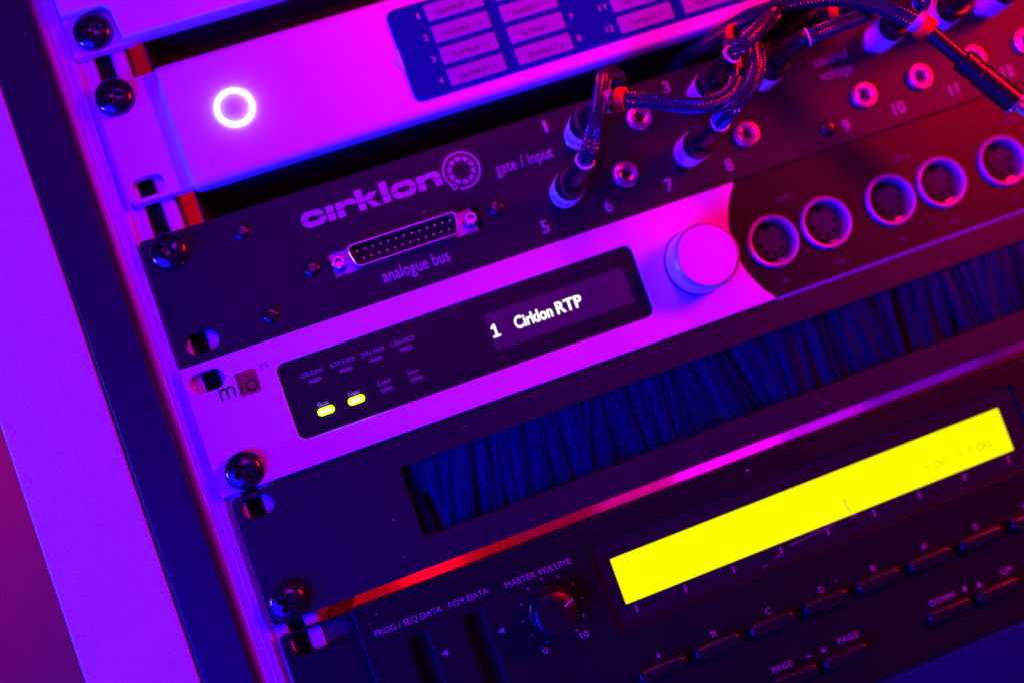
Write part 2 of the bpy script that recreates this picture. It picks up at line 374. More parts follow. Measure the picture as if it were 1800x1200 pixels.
for x, z in [(x, 52.7) for x in jx_b]+[(x, 70.3) for x in jx_t]:
    if x > 420: continue
    if jk is None:
        b = MB(); b.lathe([(4.65, 0.02), (4.65, 1.5), (4.35, 1.9), (3.6, 2.0), (3.45, 1.75), (3.3, 1.75), (3.15, 2.2), (2.55, 2.5), (2.0, 2.3), (1.75, 1.7), (1.75, -6), (2.3, -6), (2.3, 0.02)], 0, 0, 32, close=True)
        jk = b.obj('jack_socket', CHROME, bp, (x, 0, z))
        b = MB(); b.lathe([(1.72, -5), (1.72, -4.6), (0, -4.6)], 0, 0, 16); jb = b.obj('jack_bore', DARK, jk)
    else:
        c = twin(jk, (x, 0, z), bp); twin(jb, (0, 0, 0), c)
sc = None
for x, z in [(23.7, 75.2), (23.8, 45.6), (41.6, 55.9), (107.5, 55.8), (232.0, 45.4)]:
    if sc is None:
        b = MB(); hx = [(0.95*math.cos(2*PI*k/24), 0.95*math.sin(2*PI*k/24)) for k in range(24)]
        b.lathe([(2.75, 0.02), (2.7, 0.55), (2.3, 1.05), (1.6, 1.3), (1.0, 1.3), (0.9, 0.3), (0, 0.3)], 0, 0, 24)
        sc = b.obj('button_screw', BOLT, bp, (x, 0, z))
    else: twin(sc, (x, 0, z), bp)
# connector
cn = MB(); cn.plate(rect(47.9, 99.4, 50.3, 59.5), -3.4, -1.9, ch=0.1); cn = cn.obj('pin_connector', TIN, bp)
def dshape(g):          # D outline grown by g
    p = [(54.4, 59.0), (93.4, 59.0), (92.0, 51.0), (55.8, 51.0)]; out = []
    q = offset(p, -g) ; q = q if area2(q) > 0 else q[::-1]
    for i in range(4):
        a, bb, d = Vector(q[i-1]), Vector(q[i]), Vector(q[(i+1) % 4]); r = 2.2+g
        e1 = (a-bb).normalized(); e2 = (d-bb).normalized()
        for k in range(7):
            t = k/6; out.append(tuple((bb+e1*r)*(1-t)**2+bb*2*t*(1-t)+(bb+e2*r)*t*t))
    return out
b = MB(); o_, i_ = dshape(0), dshape(-0.45)
b.plate(o_, -1.95, 3.6, holes=[i_], ch=0.15, hch=0.1); b.obj('shell', STEEL, cn)
b = MB(); b.plate(dshape(-0.5), -1.93, -1.2); b.obj('insert', BLACK2, cn)
pin = None
for r_, (cnt, xs, zz) in enumerate(((13, 57.6, 56.4), (12, 58.98, 53.56))):
    for k in range(cnt):
        loc = (xs+2.765*k, 0, zz)
        if pin is None:
            b = MB(); b.lathe([(0.5, -1.3), (0.5, 1.8), (0.32, 2.4), (0, 2.5)], 0, 0, 10); pin = b.obj('pin', CHROME, cn, loc)
        else: twin(pin, loc, cn)
js = None
for x in (50.55, 97.6):
    if js is None:
        b = MB(); b.lathe([(2.7, -1.88), (2.7, -1.2), (2.35, -1.0), (2.3, 2.4), (1.9, 2.9), (1.25, 2.9), (1.1, 0.2), (0, 0.2)], 0, 0, 24); js = b.obj('jack_screw', STEEL, cn, (x, 0, 55.0))
    else: twin(js, (x, 0, 55.0), cn)
# logo, cut by a thin slit
def half_ring(x0, x1, z0, z1, r, hx0, hx1, hz0, hz1, hr, zs, top):
    o1 = rrect(x0, x1, z0, z1, r, 8); i1 = rrect(hx0, hx1, hz0, hz1, hr, 6)
    if top:
        o2 = [p for p in o1 if p[1] >= zs]; i2 = [p for p in i1 if p[1] >= zs]
        o2.sort(key=lambda p: -math.atan2(p[1]-zs+0.001, p[0]-(x0+x1)/2)); i2.sort(key=lambda p: math.atan2(p[1]-zs+0.001, p[0]-(hx0+hx1)/2))
        return [(x0, zs)]+o2+[(x1, zs), (hx1, zs)]+i2+[(hx0, zs)]
    o2 = [p for p in o1 if p[1] <= zs]; i2 = [p for p in i1 if p[1] <= zs]
    o2.sort(key=lambda p: math.atan2(p[1]-zs-0.001, p[0]-(x0+x1)/2)); i2.sort(key=lambda p: -math.atan2(p[1]-zs-0.001, p[0]-(hx0+hx1)/2))
    return [(x0, zs)]+o2+[(x1, zs), (hx1, zs)]+i2+[(hx0, zs)]
T_, B_ = 72.12, 71.78
LG = [[(x, max(z, 72.5)) if x > 48.6 else (x, z) for x, z in half_ring(43.4, 51.5, 69.35, 74.8, 2.5, 45.7, 49.2, 71.1, 73.0, 0.9, T_, True)], half_ring(43.4, 51.9, 69.35, 74.8, 2.5, 45.6, 49.6, 71.1, 73.1, 0.9, B_, False),
      rect(52.3, 54.9, T_, 74.6), rect(52.3, 54.9, 69.4, B_),
      [(55.7, T_), (58.3, T_), (58.35, 72.5), (59.2, 72.95), (60.6, 72.95), (60.7, 72.6), (62.8, 72.6), (62.8, 73.5), (62.3, 74.3), (61.4, 74.75), (59.9, 74.75), (58.9, 74.35), (58.2, 73.7), (58.2, 74.6), (55.7, 74.6)],
      rect(55.7, 58.2, 69.4, B_),
      rect(63.1, 65.65, T_, 76.75), rect(63.1, 65.65, 69.45, B_), [(65.66, 72.3), (68.3, 72.3), (70.9, 74.6), (67.5, 74.6), (65.66, 73.1)], [(66.0, 71.85), (68.2, 71.85), (70.9, 69.4), (68.1, 69.4)],
      rect(71.8, 74.35, T_, 76.8), rect(71.8, 74.35, 69.45, B_),
      half_ring(75.2, 84.0, 69.3, 74.8, 2.6, 77.5, 81.7, 71.1, 73.1, 0.95, T_, True), half_ring(75.2, 84.0, 69.3, 74.8, 2.6, 77.5, 81.7, 71.1, 73.1, 0.95, B_, False),
      [(84.6, T_), (87.1, T_), (87.2, 72.4), (88.0, 72.9), (90.2, 72.9), (90.5, 72.4), (90.5, T_), (93.0, T_), (93.0, 73.2), (92.3, 74.4), (91.2, 74.8), (89.0, 74.8), (87.8, 74.4), (87.1, 73.8), (87.1, 74.6), (84.6, 74.6)],
      rect(84.6, 87.1, 69.5, B_), rect(90.5, 93.0, 69.5, B_)]
polys('logo_lettering', LG, 0.02, PRINT, bp)
cx, cz = 100.6, 72.2
RG = [arc(cx, cz, 6.75, -127, 220-360+360-0, 48)+arc(cx, cz, 5.95, 220, -127, 48)]
RG = [arc(cx, cz, 6.75, -112, 222, 48)+arc(cx, cz, 5.95, 222, -112, 48), (circ(cx+6.4*math.cos(rad(-131)), cz+6.4*math.sin(rad(-131)), 1.05, 20), [circ(cx+6.4*math.cos(rad(-131)), cz+6.4*math.sin(rad(-131)), 0.5, 14)]),
      [(cx+6.9*math.cos(rad(-111)), cz+6.9*math.sin(rad(-111))), (cx+5.6*math.cos(rad(-116)), cz+5.6*math.sin(rad(-116))), (cx+7.5*math.cos(rad(-104)), cz+7.5*math.sin(rad(-104)))]]
for k in range(10):
    a = 36*k+18
    RG.append(arc(cx, cz, 4.85, a-14, a+14, 5)+arc(cx, cz, 3.35, a+13, a-13, 5))
polys('ring_emblem', RG, 0.021, PRINT, bp)
text('gate / input', 111.9, 133.2, 66.75, 4.3, 0.02, PRINT, bp, 0.009)
text('analogue bus', 62.8, 86.7, 43.75, 4.5, 0.02, PRINT, bp, 0.010)
text('control', 235.8, 249.2, 67.9, 4.1, 0.02, PRINT2, bp, 0.009)
text('voltage', 236.2, 249.6, 62.4, 4.1, 0.02, PRINT2, bp, 0.009)
for s_, x, z in [('1', 133.8, 78), ('2', 157, 78), ('3', 180.2, 78), ('4', 203.4, 78), ('5', 121.5, 44.5), ('6', 145.3, 44.5), ('7', 168.6, 44.5), ('8', 192.1, 44.5), ('9', 239.1, 44.5), ('10', 260.9, 44.5), ('11', 283.9, 44.5), ('12', 307, 44.5)]:
    wd = {'1': 1.3, '11': 3.6, '10': 4.8, '12': 4.8}.get(s_, 2.7)
    text(s_, x-wd/2, x+wd/2, z-2.3, 4.6, 0.02, PRINT, bp, 0.009)

# ------------------------------------------------------------------ MIDI interface
mi = thing('midi_interface', 'silver rack interface with round knob, small text screen and round sockets', 'interface')
ARC = arc(214.5, 15.8, 31.9, 137.5, 222.5, 30)
ol = [(-9.9, -6.1), (-9.9, 38.0)]+[(ARC[0][0], 38.0)]+ARC[1:-1]+[(ARC[-1][0], -6.1)]
b = MB(); b.plate(ol, -2.2, 1.0, holes=[slot(-2.4, 31.7, 11.8, 6.8), rrect(19.7, 147.4, 2.9, 29.2, 2.8)], ch=0.35, hch=0.3, steps=2); b.obj('front_panel', SILVER, mi)
dx = [197.2, 218.3, 244.5, 265.5, 291.2, 312.2, 338, 359]
pk = [(p[0]+0.05, p[1]) for p in ARC[1:-1]]
pk = [(ARC[0][0], 37.9)]+pk+[(ARC[-1][0], -6.0), (XR, -6.0), (XR, 37.9)]
b = MB(); b.plate(pk, -2.2, 0.15, holes=[circ(x, 13.4, 7.6, 40) for x in dx]); b.obj('socket_panel', POCKET, mi, smooth=0)
b = MB(); xa = ARC[-1][0]+1
b.add([(x, d, z) for x in (xa, XR) for d, z in ((-2.2, -6.03), (0.1, -6.03), (-0.2, -6.35), (-2.2, -7.2))], [(0, 1, 2, 3), (4, 5, 6, 7), (0, 1, 5, 4), (1, 2, 6, 5), (2, 3, 7, 6), (3, 0, 4, 7)])
b.obj('bottom_lip', SILVER, mi, smooth=0)
chassis(mi, 10, 452, -4, 36, -12, -120)
b = MB(); b.plate(rrect(19.8, 147.3, 3.0, 29.1, 2.7), -1.5, 0.45); b.obj('display_window', GLASSY, mi, smooth=0)
b = MB(); b.plate(rrect(90.9, 142.2, 9.4, 22.4, 0.2, 2), 0.46, 0.5); scr = b.obj('text_screen', OLED, mi, smooth=0)
ribbon('screen_numeral', [([(92.9, 14.2), (92.9, 18.1), (91.9, 17.2)], False), ([(91.8, 14.2), (93.9, 14.2)], False)], 0.6, 0.52, OLEDT, scr, 0.04)
text('Cirklon', 99.9, 113.5, 14.2, 4.3, 0.52, OLEDT, scr, 0.008); text('RTP', 115.2, 124.6, 14.2, 4.3, 0.52, OLEDT, scr, 0.008)
off = lit = None
for k, (x, z) in enumerate([(30.6, 20.4), (41.2, 20.4), (51.8, 20.4), (62.4, 20.4), (30.7, 9.7), (41.2, 9.7), (51.8, 9.7), (62.4, 9.7)]):
    if k in (4, 5):
        b = MB(); b.plate(rrect(-2.75, 2.75, -1.2, 1.2, 1.15, 6), 0.46, 1.3, ch=0.6, steps=2); l = b.obj('lit_button', LEDG, mi, (x, 0, z))
        b = MB(); b.plate(rrect(-1.7, 1.7, -0.48, 0.48, 0.46, 6), 0.9, 1.42, ch=0.1); b.obj('light_core', LEDC, l)
    elif off is None:
        b = MB(); b.plate(rrect(-2.25, 2.25, -0.7, 0.7, 0.6, 5), 0.46, 0.62, ch=0.08); off = b.obj('unlit_button', LEDOFF, mi, (x, 0, z))
    else: twin(off, (x, 0, z), mi)
for s_, x0, x1, zb in [('USB-DAW', 26.3, 34.3, 22.3), ('RTP-MIDI', 36.9, 45.0, 22.3), ('DIN-MIDI', 47.5, 55.5, 22.3), ('USB-MIDI', 58.1, 66.1, 22.3), ('Back', 28.7, 32.4, 11.6), ('Next', 39.2, 43.1, 11.6), ('Load', 49.7, 53.8, 11.6), ('Save', 60.0, 64.0, 11.6)]:
    text(s_, x0, x1, zb, 1.65, 0.47, PRINT2, mi, 0.004)
polys('red_badge', [rrect(6.4, 13.4, 22.9, 30.9, 0.8, 4)], 1.01, PINK, mi, 0.03)
ribbon('logo_lettering', [([(0.35, 24.0), (0.35, 27.4)], False), ([(0.35, 26.3)]+arc(1.5, 26.4, 1.05, 165, 0, 8)+[(2.55, 24.0)], False), ([(2.55, 26.3)]+arc(3.75, 26.4, 1.15, 165, 0, 8)+[(4.9, 24.0)], False),
       ([(7.3, 24.2), (7.3, 27.5)], False), (circ(10.75, 25.85, 1.75, 24), True), ([(7.25, 29.7), (7.3, 29.75)], False)], 0.72, 1.05, INK, mi, 0.02)
ribbon('superscript_lettering', [([(14.9, 31.4), (16.2, 29.8)], False), ([(16.2, 31.4), (14.9, 29.8)], False), ([(17.2, 31.4), (17.2, 29.8), (18.0, 29.8)], False)], 0.27, 1.02, INK, mi, 0.02)
# knob
kn = MB(); kn.lathe([(10.5, 1.02), (10.5, 2.1), (11.55, 2.1), (11.75, 2.4), (11.75, 11.2), (11.4, 11.6), (10.3, 11.6), (10.3, 12.9), (10.1, 13.0), (0, 13.0)], 168.2, 15.6, 72); kn = kn.obj('knob', SILVER, mi, smooth=20)
b = MB(); b.lathe([(11.42, 11.55), (11.35, 11.75), (10.4, 12.75), (10.31, 12.8), (10.31, 11.62)], 168.2, 15.6, 72, close=True); b.obj('polished_rim', SATIN, kn)
b = MB(); b.lathe([(12.0, 1.02), (12.0, 1.5), (11.6, 2.05), (10.55, 2.05), (10.55, 1.02)], 168.2, 15.6, 72, close=True); b.obj('gap_shade_ring', DARK, kn)  # dark ring standing in for the shadow in the gap under the knob
# din sockets
din = None
for x in dx:
    if din is None:
        b = MB(); b.lathe([(7.5, -4), (7.5, -1.0), (7.9, 0.9), (8.4, 1.7), (8.9, 1.9), (9.3, 1.6), (9.55, 0.9), (9.6, 0.16)], 0, 0, 56, close=True); din = b.obj('din_socket', SATIN, mi, (x, 0, 13.4))
        hl = [circ(4.35*math.cos(rad(a)), 4.35*math.sin(rad(a)), 0.95, 12) for a in (180, 225, 270, 315, 360)]
        nt_ = [(-1.3, 6.2), (-1.3, 4.7), (1.3, 4.7), (1.3, 6.2)]
        face = arc(0, 0, 6.0, 104, 436, 40)+[(1.3, 4.7), (-1.3, 4.7)]
        b = MB(); b.plate(face, -3.5, -1.2, holes=hl, ch=0.2); d1 = b.obj('socket_insert', INSERT, din)
        b = MB(); b.lathe([(7.55, -4.2), (7.55, -3.6), (0, -3.6)], 0, 0, 32); d2 = b.obj('socket_back', DARK, din)
        b = MB(); b.plate(arc(0, 0, 8.3, 262, 284, 5)+arc(0, 0, 6.7, 284, 262, 5), -3, 0.9, ch=0.1); d3 = b.obj('contact_tab', CHROME, din)
    else:
        c = twin(din, (x, 0, 13.4), mi)
        for d in (d1, d2, d3): twin(d, (0, 0, 0), c)
for k in range(4):
    xm = 0.5*(dx[2*k]+dx[2*k+1])
    text('DIN %d' % (k+1), xm-3.2, xm+3.0, 25.9, 1.9, 0.17, PRINTD, mi, 0.02)
    text('In', dx[2*k]-1.4, dx[2*k]+0.9, -2.0, 1.8, 0.17, PRINTD, mi, 0.02); text('Out', dx[2*k+1]-2.0, dx[2*k+1]+1.9, -2.0, 1.8, 0.17, PRINTD, mi, 0.02)

# ------------------------------------------------------------------ brush strip panel
br = thing('brush_panel', 'black cable entry panel with long slot of dark brush bristles', 'brush panel')
b = MB(); b.plate(rrect(-7.9, XR, -50.8, -7.4, 2.2, 5), -2.4, 0.0, holes=[slot(-0.2, -12.5, 10.6, 6.6), slot(0, -44.45, 8, 6), rrect(47.3, 418, -40.9, -16.5, 0.4, 2)], ch=0.4, hch=0.25, steps=2); b.obj('face_plate', BLACK, br)
b = MB(); b.plate(rect(6.6, 452, -16.6, -4.5), -7, -2.5); b.obj('brush_holder', CHASSIS, br, smooth=0)
rnd = random.Random(11)
knots = {}
def lean(x):
    # slow change of the comb direction along the brush, clumped
    i = x/9.0; k = int(math.floor(i)); t = i-k
    for q in (k, k+1):
        if q not in knots: knots[q] = (rnd.uniform(-0.30, 0.22)+(-0.10 if x < 110 else 0.0))
    return knots[k]*(1-t)+knots[k+1]*t
b = MB(); x = 47.6; nh = 0
hv = []; hf = []
def hair(x, le, curl, d0, dz, r):
    global hv, hf
    base = len(hv); seg = 4; z0 = -15.5; L_ = 26.5+dz
    for j in range(seg+1):
        t = j/seg; zz = z0-L_*t; xx = x+le*L_*t+curl*math.sin(t*2.2)*t; dd = d0+0.5*math.sin(t*2.5+x)
        rr = r*(1-0.35*t)
        for k in range(3):
            a = 2*PI*k/3+0.5; hv.append((xx+rr*math.cos(a), dd+rr*math.sin(a), zz))
    for j in range(seg):
        for k in range(3):
            k2 = (k+1) % 3; hf.append((base+3*j+k, base+3*j+k2, base+3*(j+1)+k2, base+3*(j+1)+k))
for i in range(5000):
    x = 47.8+rnd.random()*325
    g = 9*math.floor(x/4.3)                         # tufts, each with a drift of its own
    rt = random.Random(g); tl = rt.uniform(-0.07, 0.07); sparse = rt.random()
    if random.Random(31*math.floor(x/2.3)).random() < 0.26 and rnd.random() < 0.82: continue
    cxt = 4.3*(math.floor(x/4.3)+0.5); dk = rt.uniform(-1.6, 0.0)
    le = lean(x)+tl+rnd.gauss(0, 0.020)+(cxt-x)*rt.uniform(0.0, 0.022)
    if x < 52.5: le = max(le, -0.02+rnd.gauss(0, 0.01)) if x < 50 else -0.02
    hair(x, le, rnd.gauss(0, 0.5), rnd.uniform(-4.8, -2.6)+dk, rnd.uniform(-1.5, 3.5) if not 50.6 < x < 57.5 else -20+2.4*(x-50.6)+rnd.uniform(-3, 2), rnd.uniform(0.06, 0.15))
for x, le, d0, dz in [(79.0, -0.02, -0.1, 9.5), (78.4, -0.03, -1.0, 5), (141, -0.10, -1.2, 1.0), (142, -0.05, -1.2, 0.5), (147, -0.1, -1.2, 0.0)]: hair(x, le, 0.6, d0, dz, 0.15)
b.v = hv; b.f = hf; o = b.obj('bristles', HAIR, br); o['kind'] = 'stuff'
b = MB(); b.box(44, 420, -16, -14, -44, -10); b.obj('brush_shade_sheet', DARK, br, smooth=0)  # dark sheet standing in for the shaded empty space behind the bristles

# ------------------------------------------------------------------ synth module with the yellow screen
sy = thing('synth_module', 'black synth module with bright yellow screen, volume knob and button row', 'synth module')
b = MB(); b.plate(rrect(-7.3, 22, -141.4, -54.6, 1.2), -3.2, -0.2, holes=[slot(5.2, -59.0, 20.0, 7.2), slot(5.2, -137, 20, 7.2)], ch=0.35, hch=0.3); b.obj('mounting_ear', BLACK2, sy)
cards = [(30.9, 37.9), (50.0, 57.0)]
hs = [rrect(x0, x1, -127, -69.0, 0.4, 2) for x0, x1 in cards]+[rrect(97.9, 262, -92.6, -63.4, 0.6, 2)]
btn = [(107.2+20.4*k, -109.3) for k in range(9)]+[(149.0, -128.6), (168.4, -128.6), (209.2, -128.0), (228.8, -128.0)]
b = MB(); b.plate(rrect(17.2, XR-26, -141.3, -54.2, 0.6, 3), -3, 1.6, holes=hs, ch=0.5, hch=0.4, steps=2); b.obj('front_panel', BLACK2, sy)
b = MB(); b.plate(rect(6.8, 446, -141, -55.3), -210, -3.3); b.obj('chassis', CHASSIS, sy, smooth=0)
b = MB(); b.box(17.4, 446, -210, -1.8, -55.2, -54.3); b.obj('lid', LID, sy, smooth=0)
for x0, x1 in cards:
    b = MB(); b.plate(rrect(x0+0.05, x1-0.05, -126.9, -69.1, 0.3, 2), -3.05, 1.3, holes=[rect(x0+0.8, x1-0.8, -126, -70.0)], ch=0.2, hch=0.2); s_ = b.obj('card_slot', BLACK2, sy)
    b = MB(); b.box(x0+0.8, x1-0.8, -3.06, -2.6, -126, -70); b.obj('slot_inside', DARK, s_, smooth=0)
b = MB(); b.plate(rrect(98, 261.9, -92.5, -63.5, 0.5, 2), -3.05, 0.5); win = b.obj('screen_window', GLASSY, sy, smooth=0)
b = MB(); b.plate(rrect(103.3, 254.6, -85.5, -69.6, 0.3, 2), 0.51, 0.6); lcd = b.obj('yellow_screen', LCD, win, smooth=0)
tk = None
for k in range(9):
    if tk is None: b = MB(); b.plate(rect(-0.25, 0.25, -1.25, 1.25), 0.51, 0.55); tk = b.obj('tick_mark', PRINT2, win, (106.2+18.15*k, 0, -88.0), smooth=0)
    else: twin(tk, (106.2+18.15*k, 0, -88.0), win)
# faint characters on the screen and dust scratches on the window
text('-  * 00', 215.5, 229.5, -81.9, 3.3, 0.61, LCDD, win, 0, name='screen_lettering', t=0.01); text('= * 00', 232.8, 247.3, -81.6, 3.3, 0.61, LCDD, win, 0.01, name='screen_lettering', t=0.01)
b = MB(); rg = random.Random(5)
for i in range(16):
    x = 105.5+rg.random()*24; z = rg.choice((-72.4, -74.6, -79.4, -81.6, -83.2))+rg.uniform(-0.2, 0.2); b.plate(rect(x, x+rg.uniform(0.4, 1.1), z, z+0.18), 0.61, 0.62)
b.obj('screen_segment', LCDD, win, smooth=0)
b = MB()
for x0, z0, x1, z1, t in [(164, -87.6, 182, -86.4, 0.5), (188, -79.5, 188.9, -84.5, 0.3), (188.4, -86.4, 190.9, -86.1, 0.9), (158, -89.8, 160.5, -88.8, 0.7), (152, -91, 154, -90.6, 0.4)]:
    for q in stroke([(x0, z0), (x1, z1)], t): b.plate(q, 0.62, 0.64)
b.obj('scratch', PRINTD, win, smooth=0)
bt = None
for x, z in btn:
    if bt is None:
        b = MB(); b.plate(rrect(-8.6, 8.6, -2.5, 2.5, 2.4, 7), 1.62, 4.6, ch=1.3, steps=4); bt = b.obj('push_button', RUBBER, sy, (x, 0, z))
    else: twin(bt, (x, 0, z), sy)
kb = MB(); kb.lathe([(7.9, 1.62), (7.8, 3.2), (7.4, 3.6), (7.35, 10.2), (6.9, 11.0), (6.3, 11.3), (4, 11.3), (2, 11.3), (0, 11.3)], 0, 0, 64)
dv = (math.cos(rad(19)), math.sin(rad(19)))
kb.v = [(x, d-max(0, (x*dv[0]+z*dv[1]-1.6))*0.30 if d > 9 else d, z) for x, d, z in kb.v]
kb = kb.obj('volume_knob', RUBBER, sy, (79.2, 0, -77.6), smooth=25)
b = MB()
for q in stroke([(3.6*dv[0], 3.6*dv[1]), (7.0*dv[0], 7.0*dv[1])], 0.7):
    b.add([(x, 11.32-max(0, (x*dv[0]+z*dv[1]-1.6))*0.30, z) for x, z in q], [(0, 1, 2, 3)])
b.obj('pointer_line', PRINT, kb, smooth=0)
dt = None
for k in range(11):
    a = rad(241-30.2*k); loc = (79.2+10.7*math.cos(a), 0, -77.8+10.7*math.sin(a))
    if dt is None: b = MB(); b.plate(circ(0, 0, 0.32, 10), 1.62, 1.66); dt = b.obj('scale_dot', PRINT2, sy, loc, smooth=0)
    else: twin(dt, loc, sy)
D1 = 1.62
for s_, x0, x1, zb in [('PROG / SEQ DATA', 22.0, 45.0, -65.3), ('PCM DATA', 47.4, 61.3, -65.3), ('MASTER VOLUME', 67.1, 90.5, -65.9), ('0', 71.6, 73.2, -90.6), ('10', 85.0, 88.0, -90.4),
                       ('PAGE', 142.6, 150.2, -125.1), ('PAGE', 167.9, 175.6, -124.7), ('DOWN', 204.0, 213.7, -124.9), ('UP', 232.8, 237.2, -124.4)]:
    text(s_, x0, x1, zb, 2.15, D1, PRINT2, sy, 0.004)
for k, c in enumerate('ABCDEFGH'): text(c, 107.2+20.4*k-0.5, 107.2+20.4*k+1.3, -106.1, 2.1, D1, PRINT2, sy, 0.01)
polys('pointer_mark', [[(40.0, -78.2), (42.2, -77.2), (42.2, -79.2)], [(59.7, -78.2), (61.9, -77.2), (61.9, -79.2)], [(217.0, -122.9), (218.8, -122.9), (217.9, -125.0)], [(222.6, -125.0), (224.4, -125.0), (223.5, -122.9)],
                      rect(155.6, 157.3, -124.5, -124.1), rect(161.0, 162.8, -124.5, -124.1), rect(161.7, 162.1, -125.2, -124.51), rect(161.7, 162.1, -124.09, -123.4)], D1, PRINT2, sy)
polys('panel_dot', [circ(158.9, -58.2, 0.45, 12), circ(24.5, -58.5, 0.3, 10)], D1, PRINT2, sy)

# ------------------------------------------------------------------ what is below
lo = thing('lower_unit', 'dark blue rack unit whose edge shows under the synth module', 'rack unit')
b = MB(); b.plate(rrect(-8.75, XR, -187, -142.8, 2.0), -3, -1.5, ch=1.2, steps=4); b.obj('front_panel', NAVY, lo)
chassis(lo, 12, 452, -186, -144, -3.2)

# ------------------------------------------------------------------ rack screws
def screw_mesh():
    b = MB(); na, nr = 96, 26; R = 6.25
    vs = []
    for j in range(nr+1):
        r = R*j/nr
        for k in range(na):
            a = 2*PI*k/na; x, z = r*math.cos(a), r*math.sin(a)
            dome = 3.9*math.sqrt(max(0.0, 1-(r/6.6)**2))**0.9
            u, v = abs(x), abs(z)
            arm = max(min(1, (3.25-max(u, v))/0.45), 0)*max(min(1, (0.95-min(u, v))/0.35), 0)
            mid = max(0, min(1, (1.9-(u+v))/0.5))
            dep = 2.3*max(arm, mid)*(1-0.25*max(u, v)/3.2)
            vs.append((x, dome-dep+0.6, z))
    for k in range(na): a = 2*PI*k/na; vs.append((R*math.cos(a), 0.0, R*math.sin(a)))
    fs = [(j*na+k, j*na+(k+1) % na, (j+1)*na+(k+1) % na, (j+1)*na+k) for j in range(nr+1) for k in range(na)]
    b.add(vs, fs); return b
sm = None
for x, d, z, rot, lab in [(-0.6, 0.02, 154.6, 20, 'black cross head screw in the notched corner of the top unit'), (-0.6, 0.92, 130.8, 17, 'black cross head screw on the ear beside the ring light'),
                          (-0.2, 0.02, 76.2, 40, 'shiny black screw at top left corner of the breakout panel'), (0.0, 1.02, 0.0, 62, 'black cross head screw at lower left of the silver interface'),
                          (-0.4, 0.02, -44.6, 33, 'black cross head screw at lower left of the brush panel')]:
    t = thing('rack_screw', lab, 'screw', 'black rack screws down the rail', (x, d, z)); t.rotation_euler = (0, rad(rot), 0)
    if sm is None: sm = screw_mesh().obj('screw_head', BOLT, t, smooth=30); sh = MB(); sh.lathe([(2.4, -10), (2.4, -0.02)], 0, 0, 12); sh = sh.obj('screw_shank', BOLT, t)
    else: twin(sm, (0, 0, 0), t); twin(sh, (0, 0, 0), t)

# ------------------------------------------------------------------ patch cables
def braid(path, r, parent, t0=0.0, n=11, pitch=13.0, fray=False):
    pts = path; fr = frames(pts); cum = [0]
    for i in range(1, len(pts)): cum.append(cum[-1]+(pts[i]-pts[i-1]).length)
    tot = cum[-1]; vs = []; fs = []; step = 0.55; m = int((tot-t0)/step)
    fsamp = [at_len(pts, fr, cum, t0+i*step) for i in range(m+1)]
    for sgn in (1, -1):
        for k in range(n):
            base = len(vs)
            for i in range(m+1):
                P, T, A, B = fsamp[i]; t = i*step
                a = 2*PI*(k/n+sgn*t/pitch)
                ww = 0.17*sgn*math.cos(n*2*PI*t/pitch+PI*k)
                rr = r+ww
                c, s_ = math.cos(a), math.sin(a); rd = A*c+B*s_; tn = B*c-A*s_
                q = P+rd*rr
                sd = (tn*math.cos(0.8)-T*math.sin(0.8)*sgn)
                for u, h in ((-0.23, -0.06), (0.0, 0.22), (0.23, -0.06)): vs.append(tuple(q+sd*u+rd*h))
            for i in range(m):
                for u in (0, 1):
                    o = base+3*i+u; fs.append((o, o+1, o+4, o+3))
    b = MB(); b.v = vs; b.f = fs
    o = b.obj('braided_sleeve', BRAID, parent, smooth=60); o['kind'] = 'stuff'
    b = MB(); tt = [t0+i*2.0 for i in range(int((tot-t0)/2)+1)]; b.sweep(pts, [(t, r-0.25) for t in tt], 12); b.obj('cable_core', CORE, parent)
def plug(ctrl, parent, nm=None, straight=24):          # barrel, printed sleeve and boot along the start of a path
    pts = spline(ctrl)
    b = MB(); b.sweep(pts, [(0, 4.6), (0.4, 5.0), (1.2, 5.15)], 32); b.obj('plug_collar', CHROME, parent)
    b = MB(); b.sweep(pts, [(1.2, 5.2), (1.5, 5.45), (10.8, 5.45), (11.0, 5.3)], 36); sl = b.obj('label_sleeve', SLEEVE, parent)
    b = MB(); b.sweep(pts, [(11.0, 5.15), (11.2, 5.3), (15.2, 5.25), (16.2, 4.9), (16.9, 4.5), (17.0, 3.4), (16.2, 3.35)], 36); b.obj('plug_barrel', RUBBER, parent)
    b = MB(); b.sweep(pts, [(16.0, 3.3), (20, 3.2), (27, 3.0), (34.0, 2.85), (34.4, 3.1), (35.4, 3.15), (35.6, 2.9)], 28); b.obj('boot', RUBBER, parent)
    b = MB(); b.sweep(pts, [(35.55, 2.7), (35.6, 3.2), (36.1, 3.25), (36.2, 2.7)], 28); b.obj('boot_rim', SLEEVE, parent)
    b = MB(); b.sweep([pts[0], pts[0]+Vector((0, -6, 0))], [(0, 1.7), (5.5, 1.7)], 12); b.obj('plug_tip', CHROME, parent)
    if nm: sleeve_text(pts, nm, sl)
    return pts
